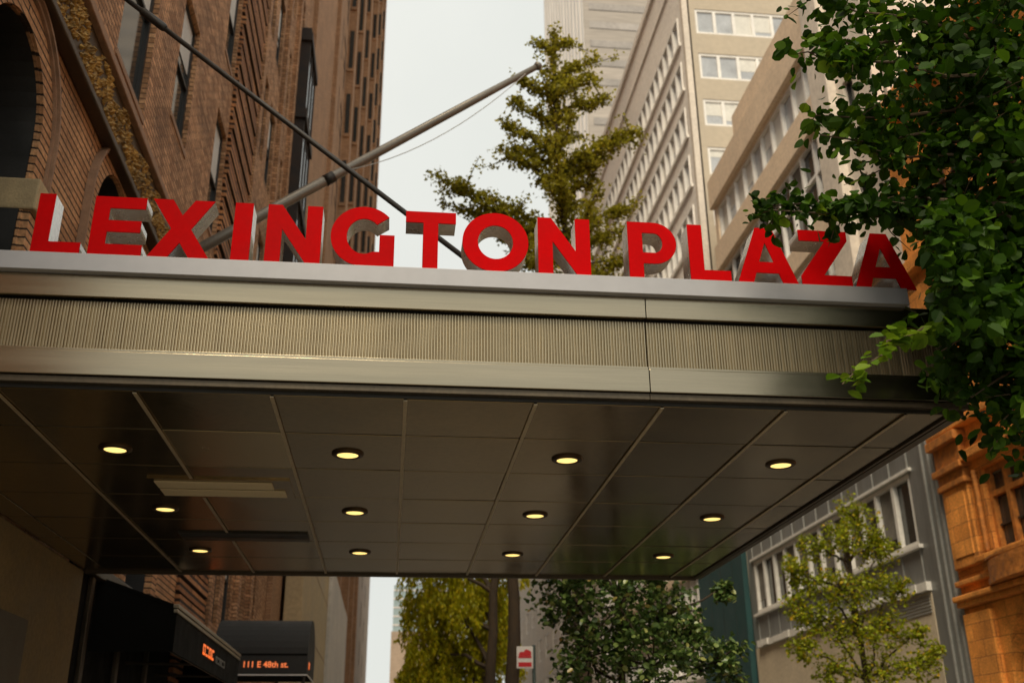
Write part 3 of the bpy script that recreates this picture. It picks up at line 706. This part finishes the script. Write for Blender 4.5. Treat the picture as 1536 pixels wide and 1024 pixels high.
for y0, y1 in ((25.0, 26.3), (19.75, 20.85), (14.4, 15.6)):
    m = MB(); m.pbox(P, y0, y1, 6.45, 8.55, -.14, .1); m.pbox(P, y0, y1, 10.0, 14.6, -.14, .1); m.pbox(P, y0+.18, y1-.18, 6.7, 8.4, -.17, .1); m.pbox(P, y0, y1, 0, 5.3, -.14, .1); m.build('pilaster', M['terracotta'], tc, bevel=.03)
    m = MB(); m.pbox(P, y0-.08, y1+.04, 8.55, 8.70, -.24, .1); m.pbox(P, y0-.02, y1, 8.70, 8.95, -.19, .1); m.pbox(P, y0-.12, y1+.06, 8.95, 9.12, -.32, .1)
    m.pbox(P, y0-.02, y1, 9.12, 9.7, -.2, .1); m.pbox(P, y0-.15, y1+.06, 9.7, 9.95, -.38, .1); m.build('capital', M['terradark'], tc, bevel=.02)
m = MB()
for a, b in ((21.2, 24.5), (16.0, 19.4)):
    for y in (a-.16, b+.14):
        m = MB(); pts = []; rad = []
        for k in range(40): pts.append((XR-.10, y, 6.65+k*.054)); rad.append(.055 if k % 2 else .085)
        m.tube(pts, rad, 8); m.build('twisted_column', M['terradark'], tc, smooth=True)
m = MB()
for a, b in ((21.0, 24.9), (15.8, 19.7)):
    m.pbox(P, a, b, 6.40, 6.56, -.36, .1); m.pbox(P, a+.1, b-.1, 6.18, 6.398, -.22, .1)
m.pbox(P, 2, 26.42, 6.02, 6.16, -.16, .1); m.pbox(P, 2, 26.42, 5.62, 5.76, -.3, .1); m.pbox(P, 2, 26.42, 5.48, 5.618, -.2, .1)
m.pbox(P, 2, 24.9, 9.05, 9.3, -.28, .1); m.pbox(P, 2, 26.42, 10.0, 10.2, -.3, .1); m.pbox(P, 2, 26.42, 15.0, 15.4, -.35, .1); m.pbox(P, 2, 26.45, 20.1, 20.7, -.5, .1)
m.build('cornice', M['terracotta'], tc, bevel=.03)
m = MB()                                                         # bowed balcony base beneath the window
for k in range(12):
    t0, t1 = math.pi*k/12, math.pi*(k+1)/12
    a0, a1 = 22.85-1.9*math.cos(t0), 22.85-1.9*math.cos(t1); d0, d1 = -.62*math.sin(t0), -.62*math.sin(t1)
    for z0, z1, s in ((5.78, 5.92, 1.0), (5.92, 6.35, .88), (6.35, 6.399, 1.05)):
        m.poly([P(a0, z0, d0*s), P(a1, z0, d1*s), P(a1, z1, d1*s), P(a0, z1, d0*s)])
    m.poly([P(a0, 5.78, d0), P(a1, 5.78, d1), P(a1, 5.78, 0), P(a0, 5.78, 0)])
m.build('balcony_base', M['terradark'], tc)
bx('body', M['terracotta'], tc, XR+.52, XR+12, 2.02, 26.38, 0, 20.4)

# ------------------------------------------------------------------ trees
OUT = {
 'oval': ([(0,0),(.18,-.30),(.5,-.42),(.8,-.28),(1,0)], [(0,0),(1,0),(.8,.28),(.5,.42),(.18,.30)]),
 'fan': ([(0,0),(.35,-.18),(.78,-.52),(.98,-.25),(.93,0)], [(0,0),(.93,0),(.98,.25),(.78,.52),(.35,.18)]),
 'slim': ([(0,0),(.3,-.2),(.7,-.17),(1,0)], [(0,0),(1,0),(.7,.17),(.3,.2)]),
}
def leaf_mesh(name, pts, size, shape, matl, parent, droop=.5, flat=.5, tone=None, fold=.25, jitter=.35, curl=.2):
    pts = np.asarray(pts); n = len(pts)
    th = rng.uniform(0, 2*np.pi, n); Ld = np.stack([np.cos(th), np.sin(th), rng.normal(-droop, .45, n)], 1); Ld /= np.linalg.norm(Ld, axis=1)[:, None]
    up = np.stack([rng.normal(0, flat, n), rng.normal(0, flat, n), np.ones(n)], 1)
    Wd = np.cross(up, Ld); Wd /= np.linalg.norm(Wd, axis=1)[:, None]; Nd = np.cross(Ld, Wd)
    s = size*rng.uniform(1-jitter, 1+jitter, n)
    V = []; F = []; halves = OUT[shape]; per = sum(len(h) for h in halves)
    Vn = np.zeros((n, per, 3)); k = 0; cl_ = rng.uniform(-1.2*curl, curl*.8, n)
    for hf in halves:
        for (u, v) in hf:
            Vn[:, k] = pts + (s*u)[:, None]*Ld + (s*v)[:, None]*Wd + (s*(abs(v)*fold+cl_*u*u))[:, None]*Nd; k += 1
    o0 = np.array(off(parent)); Vn = Vn.reshape(-1, 3)-o0
    l0 = len(halves[0]); sizes = [len(h) for h in halves]
    me = bpy.data.meshes.new(name); nf = n*len(halves)
    me.vertices.add(len(Vn)); me.vertices.foreach_set('co', Vn.ravel())
    me.loops.add(n*per); me.loops.foreach_set('vertex_index', np.arange(n*per, dtype=np.int32))
    me.polygons.add(nf)
    starts = (np.arange(n)[:, None]*per + np.cumsum([0]+sizes[:-1])[None, :]).ravel()
    me.polygons.foreach_set('loop_start', starts.astype(np.int32))
    me.update(calc_edges=True); me.validate()
    at = me.attributes.new('leaf_tone', 'FLOAT', 'FACE')
    t = np.clip(rng.beta(1.6, 2.4, n) if tone is None else tone, 0, 1)
    at.data.foreach_set('value', np.repeat(t, len(halves)).astype(np.float32))
    me.materials.append(matl)
    o = bpy.data.objects.new(name, me); COL.objects.link(o); o.parent = parent
    return o

def wob(a, b, n, amp, sag=0):
    a, b = np.array(a, float), np.array(b, float); out = []
    for k in range(n+1):
        t = k/n; p = a+(b-a)*t + rng.normal(0, amp, 3)*(0 if k in (0,) else 1); p[2] += sag*4*t*(1-t); out.append(p)
    return out
def along(path, n, sp):
    path = np.array(path); t = rng.uniform(0, len(path)-1.001, n); i = t.astype(int); f = (t-i)[:, None]
    return path[i]*(1-f)+path[i+1]*f + rng.normal(0, 1, (n, 3))*np.asarray(sp)

# --- tall ginkgo beyond the marquee (tips of its limbs as seen against the sky)
gk = empty('ginkgo_tree', (3.35, 19, 0), 'tall narrow olive green ginkgo rising above the N of the sign', 'tree')
m = MB(); ctr = lambda z: np.array([3.42-.011*z+.05*math.sin(z*.7), 19+.06*math.sin(z), z])
m.tube([ctr(z) for z in np.linspace(0, 17.4, 22)], list(np.linspace(.17, .015, 22)), 10)
m.build('trunk', M['bark'], gk, smooth=True)
tips = [(2.35,16.0),(2.15,15.35),(1.95,14.75),(2.2,14.15),(1.85,14.0),(.46,13.2),(.75,12.75),(1.45,12.6),(4.22,16.7),(4.15,16.15),(4.42,15.6),(5.12,14.75),(4.75,14.35),(4.35,13.95),(4.1,13.5),(4.75,12.75),(4.6,12.2),(1.9,12.0),(2.2,11.4),(4.5,11.4),(2.9,16.9),(3.6,17.0)]
br = MB(); lp = []
for tx, tz in tips:
    L = abs(tx-3.25); y = 19+rng.normal(0, .16)
    z0 = tz-.45*L-rng.uniform(.0, .3) if tx != .46 else 11.9
    path = wob(ctr(z0), (tx, y, tz), 8, .035, .10)
    br.tube(path, list(np.linspace(.045, .01, 9)), 5)
    lp.append(along(path, int(300*L+90), (.07, .07, .07)))
    for _ in range(int(6*L)):
        k = rng.integers(2, 8); e = path[k]+np.array([rng.normal(0, .3), rng.normal(0, .3), rng.uniform(-.25, .3)])
        tw = [path[k], (path[k]+e)/2, e]; br.tube(tw, [.014, .01, .006], 4); lp.append(along(tw, 42, (.06, .06, .06)))
for _ in range(34):                                             # limbs toward and away from the viewer
    z0 = rng.uniform(9.0, 16.4); a = rng.uniform(0, 2*np.pi); L = (17.6-z0)*.20+.25
    L *= rng.uniform(.6, 1.05); e = ctr(z0)+np.array([math.cos(a)*L*.75, math.sin(a)*L*1.2, L*.45])
    path = wob(ctr(z0), e, 6, .035, .06); br.tube(path, list(np.linspace(.035, .008, 7)), 5); lp.append(along(path, int(190*L+25), (.07, .07, .07)))
top = [ctr(z) for z in np.linspace(15.6, 17.45, 12)]; lp.append(along(top, 420, (.065, .065, .06)))
core = [ctr(z) for z in np.linspace(9, 16, 12)]; lp.append(along(core, 900, (.2, .2, .1)))
for x_, z_, n_ in ((2.5, 11.3, 500), (2.9, 10.5, 600), (3.6, 10.6, 600), (4.35, 10.9, 500), (4.3, 10.1, 450), (2.4, 10.2, 450), (3.2, 9.6, 600), (4.6, 11.6, 220), (2.6, 12.2, 350), (3.9, 12.6, 350)):
    path = wob(ctr(z_-.6), (x_, 19+rng.normal(0, .5), z_), 5, .04, .05); br.tube(path, list(np.linspace(.035, .01, 6)), 5)
    lp.append(along(path[2:], int(n_*.9), (.21, .3, .18)))
br.build('limb', M['bark'], gk)
leaf_mesh('foliage', np.vstack(lp), .075, 'fan', M['leaf_ginkgo'], gk, .1, .8)

def clump_tree(name, label, base, clumps, leaf, size, shape, density, trunk_r, droop=.5, group=None, trunk_top=None, spread=.45, lean=(0, 0), strands=0):
    e = empty(name, base, label, 'tree', group); b = np.array(base, float)
    cz = [c[2] for c in clumps]; tt = trunk_top or (min(cz)*.6+max(cz)*.4)
    tp = [b+np.array([lean[0]*t, lean[1]*t, (tt-b[2])*t])+rng.normal(0, .03, 3)*(t > 0) for t in np.linspace(0, 1, 9)]
    m = MB(); m.tube(tp, list(np.linspace(trunk_r, trunk_r*.45, 9)), 10); m.build('trunk', M['bark'], e, smooth=True)
    lm = MB(); lp = []
    for (x, y, z, r) in clumps:
        c = np.array([x, y, z]); h = min(max((z-.9*r-b[2])/(tt-b[2]), .35), 1); k = int(h*8)
        path = wob(tp[k], c, 5, .05, .12*r); lm.tube(path, list(np.linspace(trunk_r*.4, .012, 6)), 6)
        n = int(density*r*r); d = rng.normal(0, 1, (n, 3)); d /= np.linalg.norm(d, axis=1)[:, None]
        rad = r*(rng.uniform(0, 1, n)**spread)
        p = c+d*rad[:, None]*np.array([1, 1, .8])
        # carve gaps: drop leaves by a coarse lattice noise
        q = np.sin(p[:, 0]*5.1/max(r, .5)+x)*np.sin(p[:, 1]*4.7/max(r, .5)+y)*np.sin(p[:, 2]*5.7/max(r, .5)+z)
        lp.append(p[q > -.22])
        for _ in range(int(6+8*r)):
            dd = rng.normal(0, 1, 3); dd /= np.linalg.norm(dd); tw = [c, c+dd*r*.5+rng.normal(0, .05, 3), c+dd*r*1.05]
            lm.tube(tw, [.016, .011, .005], 4); lp.append(along(tw[1:], int(density*.018)+4, (.05*r+.03,)*3))
        for _ in range(strands):
            dd = rng.normal(0, 1, 3); dd /= np.linalg.norm(dd); p0 = c+dd*r*.95; ln = rng.uniform(.5, 1.3)
            lp.append(along([p0, p0+np.array([rng.normal(0, .08), rng.normal(0, .08), -ln*.5]), p0+np.array([rng.normal(0, .12), rng.normal(0, .12), -ln])], 46, (.045, .045, .02)))
    lm.build('limb', M['bark'], e)
    leaf_mesh('foliage', np.vstack(lp), size, shape, M[leaf], e, droop, .7)
    return e
# dark green tree just past the canopy
cl = [(2.25,14.4,4.6,.55),(2.9,14.6,4.7,.6),(3.6,14.4,4.5,.6),(2.4,14.8,3.9,.55),(3.1,14.3,3.7,.65),(3.8,14.6,3.7,.55),(4.1,14.5,3.3,.45),(2.8,14.9,3.1,.6),(3.5,14.2,2.9,.6),(1.95,14.6,4.95,.4),(2.6,15.2,5.3,.6),(3.4,15.1,5.4,.7),(4.1,15.2,5.2,.4),(1.2,14.9,5.15,.35),(1.6,14.6,5.15,.4),(4.66,14.5,3.95,.13),(4.5,14.5,3.0,.4)]
clump_tree('dark_green_tree', 'dense dark green glossy leaved tree low below the marquee corner', (3.2, 14.9, 0), cl, 'leaf_dark', .075, 'oval', 1900, .09)
# yellow green pendulous tree
cl = [(x+.35, y, z, r) for x, y, z, r in [(1.0,36,8.3,1.1),(2.2,36.5,8.5,1.3),(.8,37,6.9,.9),(1.7,36,6.9,1.1),(2.7,36.5,7.0,1.0),(.9,36.5,5.5,.8),(1.8,37,5.4,1.0),(2.7,36.4,5.4,.9),(1.2,36.5,4.2,1.0),(2.3,36.6,4.0,1.0),(2.2,37,10.0,1.6),(3.4,37.4,9.4,1.4),(.35,36.5,4.6,.5),(3.3,38.5,7.5,.9),(3.5,38.5,5.6,.9),(3.2,38.5,4.0,.8)]]
clump_tree('yellow_green_tree', 'yellow green drooping tree left of the two dark trunks', (3.0, 35, 0), cl, 'leaf_yellow', .13, 'slim', 1500, .24, droop=2.2, strands=55, lean=(.5, .3), trunk_top=9.5)
cl = [(3.2,28.5,9.0,1.3),(4.2,28,10.2,1.5),(2.2,28.6,10.5,1.3),(3.4,28,11.6,1.3),(4.6,28.5,8.4,1.0)]
clump_tree('thick_trunk_tree', 'thick brown trunked tree beside the red and white street sign', (3.17, 28, 0), cl, 'leaf_yellow', .12, 'oval', 800, .24, trunk_top=9.5)
# small autumn tree across the street
cl = [(12.0,25.6,7.55,.7),(11.35,25.4,7.0,.6),(12.5,25.6,6.75,.55),(10.55,25.6,6.0,.55),(11.2,25.3,5.7,.65),(12.1,25.5,5.9,.6),(10.6,25.5,5.0,.6),(11.5,25.3,4.7,.7),(12.4,25.6,4.9,.65),(13.2,25.7,4.7,.4),(13.0,25.4,3.95,.5),(10.9,25.6,3.9,.6),(12.0,25.3,3.7,.7),(12.9,25.6,5.8,.35),(10.05,25.5,6.3,.4),(10.0,25.4,5.4,.45),(10.1,25.5,4.4,.5),(13.4,25.6,4.2,.4),(10.7,25.6,6.9,.4),(12.6,25.7,7.1,.3)]
clump_tree('small_autumn_tree', 'slender yellowing street tree in front of the grey office building', (11.6, 25.5, 0), cl, 'leaf_small', .08, 'oval', 1250, .10, spread=.6, trunk_top=7.4)
# sparse shoot in front of the teal panels
# --- big near tree hanging over the right end of the sign
nt_ = empty('leafy_tree', (4.9, 4.7, 0), 'large dark green leafy tree overhanging the right end of the sign', 'tree')
m = MB(); m.tube([(5.0, 4.5, 0), (5.02, 4.55, 1.5), (4.95, 4.6, 3), (4.9, 4.8, 4.6), (5.0, 4.9, 6.5), (4.9, 5.0, 8.8)], [.2, .18, .16, .13, .1, .04], 12); m.build('trunk', M['bark'], nt_, smooth=True)
def keep(p):
    box = (p[:, 0] < 3.72) & (p[:, 1] > 5.74) & (p[:, 1] < 12.2) & (p[:, 2] > 3.6) & (p[:, 2] < 5.06)
    e, a = (p[:, 2]-1.6)/p[:, 1], p[:, 0]/p[:, 1]          # leave the lettering and the fascia end clear, as pruned
    low = p[:, 1] < 5.87
    return p[~box & ~(low & (a < .593) & (e > .475) & (e < np.where(a > .54, .588, .558))) & ~(low & (a < .556+.03*np.sin(e*90)) & (e > .36) & (e <= .485))]
tw = MB(); lp = []
limbs = [  # start on trunk, end tip, leaves, spread
 ((4.95,4.9,5.2),(2.72,5.3,6.45),260,.07),((4.95,4.9,5.6),(2.82,5.5,6.15),260,.07),((4.9,4.8,5.0),(2.50,5.0,5.72),300,.07),((4.9,4.8,4.8),(2.62,5.3,5.50),300,.07),
 ((4.9,4.8,4.7),(2.68,5.25,5.32),300,.07),((4.9,4.8,4.6),(2.85,5.2,5.12),300,.07),((4.9,4.8,4.5),(3.0,5.6,5.08),260,.08),
 ((4.9,4.8,4.45),(2.2,5.45,4.88),260,.045),((4.9,4.8,4.4),(2.3,5.4,4.78),200,.05),((4.9,4.8,4.4),(2.65,5.45,4.80),220,.055),
 ((4.9,4.75,4.5),(3.42,5.25,4.50),260,.07),((4.9,4.75,4.2),(3.25,5.2,4.30),260,.07),((4.9,4.75,4.1),(3.1,5.15,4.02),240,.07),
 ((4.9,4.7,4.3),(3.0,5.0,3.80),300,.08),((4.9,4.7,4.0),(3.2,5.1,3.55),280,.08),((4.9,4.7,3.9),(3.28,5.1,3.38),260,.07),
 ((4.9,4.7,4.4),(3.5,5.1,3.34),260,.07),((4.9,4.8,6.4),(3.1,5.4,7.2),260,.1),((4.9,4.9,7),(4.2,6.2,8.0),200,.14),((4.9,4.9,6),(4.4,6.4,6.6),240,.14)]
for a, b, n, sp in limbs:
    path = wob(a, b, 9, .035, .10); tw.tube(path, list(np.linspace(.028, .004, 10)), 6)
    lp.append(along(path[3:], n, sp))
    for _ in range(9):
        k = rng.integers(3, 10); e = path[k]+np.array([rng.normal(0, .12), rng.normal(0, .2), rng.normal(-.02, .09)])
        t2 = [path[k], (path[k]+e)/2+rng.normal(0, .02, 3), e]; tw.tube(t2, [.006, .004, .002], 4); lp.append(along(t2, 13, .03))
# drooping pale shoot over the lower fascia
shoot = wob((3.05,5.1,3.95), (2.32,4.85,3.47), 8, .02, .05); tw.tube(shoot, list(np.linspace(.008, .003, 9)), 5)
tw.build('limb', M['twig'], nt_)
n = 9000
c = np.stack([rng.uniform(2.75, 6.6, n), rng.uniform(4.3, 6.6, n), rng.uniform(3.45, 9.0, n)], 1)
left = 3.12+.22*np.sin(c[:, 2]*5.3)+.12*np.sin(c[:, 2]*11+1)+np.where(c[:, 2] > 5.1, -.30, .0)+np.where((c[:, 2] < 5.05) & (c[:, 2] > 4.5), .12, 0)+np.where(c[:, 2] < 3.75, .35, 0)+.35*np.abs(c[:, 1]-5.2)
hole = np.sin(c[:, 0]*9+1)*np.sin(c[:, 1]*7)*np.sin(c[:, 2]*8.3+2)
c = c[(c[:, 0] > left) & (hole > -.33)]
lp.append(c)
n = 9000
c = np.stack([rng.uniform(3.2, 5.6, n), rng.uniform(4.4, 6.4, n), rng.uniform(3.4, 7.2, n)], 1)
c = c[c[:, 0]-3.2 > .25*np.sin(c[:, 2]*6)+.1+np.where(c[:, 2] < 3.75, .35, 0)]
lp.append(c)
n = 5200                                                        # unseen crown part added near the viewer to darken the fascia reflection
c = rng.normal(0, 1, (n, 3)); c /= np.linalg.norm(c, axis=1)[:, None]; c = np.array([4.75, 2.7, 6.2])+c*np.array([1.6, 1.9, 1.7])*rng.uniform(.3, 1, (n, 1))
c = c[(c[:, 0] > .80*c[:, 1]+.1) & (c[:, 0] > 2.6)]; lp.append(c)
n = 1300
cy_ = rng.uniform(4.6, 5.7, n); c = np.stack([cy_*rng.uniform(.598, .68, n), cy_, 1.6+cy_*rng.uniform(.44, .62, n)], 1); lp.append(c)
n = 1100
c = np.stack([rng.uniform(3.12, 3.7, n), rng.uniform(4.9, 5.7, n), rng.uniform(3.6, 4.5, n)], 1); lp.append(c)
pts = keep(np.vstack(lp))
tone = rng.beta(1.5, 2.6, len(pts))+.22*np.sin(pts[:, 0]*4.1+pts[:, 2]*2.3)*np.sin(pts[:, 2]*3.7+pts[:, 1]*3.1)
leaf_mesh('foliage', pts, .066, 'oval', M['leaf_near'], nt_, .55, 1.0, fold=.2, jitter=.55, tone=tone, curl=.5)
pts = along(shoot, 90, .03); leaf_mesh('new_growth', pts, .075, 'oval', M['leaf_near'], nt_, .3, .6, tone=rng.uniform(.75, 1, len(pts)))

# street sign
sp_ = empty('street_sign', (3.6, 27.2, 0), 'small red and white street sign on a dark green post', 'street sign')
m = MB(); m.tube([(3.62, 27.25, 0), (3.62, 27.25, 4.6)], .045, 8); m.build('post', M['greenpost'], sp_, smooth=True)
m = MB(); m.box(3.17, 3.59, 27.15, 27.165, 4.02, 4.56); m.build('plate', M['signwhite'], sp_, bevel=.012)
m = MB(); m.box(3.21, 3.55, 27.142, 27.149, 4.06, 4.17); m.box(3.21, 3.55, 27.142, 27.149, 4.275, 4.32)
m.poly([(3.22,27.143,4.325),(3.54,27.143,4.325),(3.545,27.143,4.42),(3.49,27.143,4.46),(3.43,27.143,4.49),(3.38,27.143,4.47),(3.35,27.143,4.42),(3.28,27.143,4.43),(3.23,27.143,4.40)])
m.build('red_marking', M['signred'], sp_)

# ------------------------------------------------------------------ camera, light, world
cam = bpy.data.cameras.new('camera'); co = bpy.data.objects.new('camera', cam); COL.objects.link(co); S.camera = co
yaw, pitch, roll = .114338, .394559, -.0086209
f = Vector((math.sin(yaw)*math.cos(pitch), math.cos(yaw)*math.cos(pitch), math.sin(pitch)))
r = Vector((math.cos(yaw), -math.sin(yaw), 0)); u = r.cross(f)
r2 = r*math.cos(roll)+u*math.sin(roll); u2 = u*math.cos(roll)-r*math.sin(roll)
co.matrix_world = Matrix(((r2.x, u2.x, -f.x, 0), (r2.y, u2.y, -f.y, 0), (r2.z, u2.z, -f.z, 1.6), (0, 0, 0, 1)))
cam.sensor_width = 36; cam.lens = 36*1548.94/1536; cam.clip_end = 6000; cam.clip_start = .05
cam.dof.use_dof = True; cam.dof.focus_distance = 6.6; cam.dof.aperture_fstop = 2.2

SUN_EL, SUN_AZ = 52, 202          # azimuth measured clockwise from +y: behind the camera, a little to the left
sun = bpy.data.lights.new('sun', 'SUN'); so = bpy.data.objects.new('sun', sun); COL.objects.link(so)
sun.energy = 2.3; sun.angle = R(25); sun.color = (1, .85, .62)
SUN_AZ = 202
dv = Vector((math.sin(R(SUN_AZ))*math.cos(R(SUN_EL)), math.cos(R(SUN_AZ))*math.cos(R(SUN_EL)), math.sin(R(SUN_EL))))
so.rotation_euler = dv.to_track_quat('Z', 'Y').to_euler()
w = bpy.data.worlds.new('World'); S.world = w; w.use_nodes = True; nt = w.node_tree; L = nt.links.new
bg = nt.nodes['Background']; sky = nt.nodes.new('ShaderNodeTexSky'); sky.sky_type = 'NISHITA'; sky.sun_disc = False
sky.sun_elevation = R(SUN_EL); sky.sun_rotation = R(SUN_AZ); sky.air_density = 1.0; sky.dust_density = 3.0
tcn = nt.nodes.new('ShaderNodeTexCoord')
nz = nt.nodes.new('ShaderNodeTexNoise'); nz.inputs['Scale'].default_value = 2.2; nz.inputs['Detail'].default_value = 7
L(tcn.outputs['Generated'], nz.inputs['Vector'])
ramp = nt.nodes.new('ShaderNodeValToRGB'); ramp.color_ramp.elements[0].position = .3; ramp.color_ramp.elements[0].color = (5.0, 5.15, 4.85, 1)
ramp.color_ramp.elements[1].position = .7; ramp.color_ramp.elements[1].color = (5.95, 6.0, 5.6, 1); L(nz.outputs[0], ramp.inputs[0])
mx = nt.nodes.new('ShaderNodeMix'); mx.data_type = 'RGBA'; mx.inputs[0].default_value = .97       # cloud cover over the clear sky
L(sky.outputs[0], mx.inputs[6]); L(ramp.outputs[0], mx.inputs[7]); L(mx.outputs[2], bg.inputs[0]); bg.inputs[1].default_value = .1
S.view_settings.view_transform = 'Standard'; S.view_settings.look = 'None'; S.view_settings.exposure = 0.6; S.view_settings.gamma = 1
S.cycles.max_bounces = 6; S.cycles.diffuse_bounces = 3; S.cycles.transparent_max_bounces = 4
S.cycles.use_denoising = True
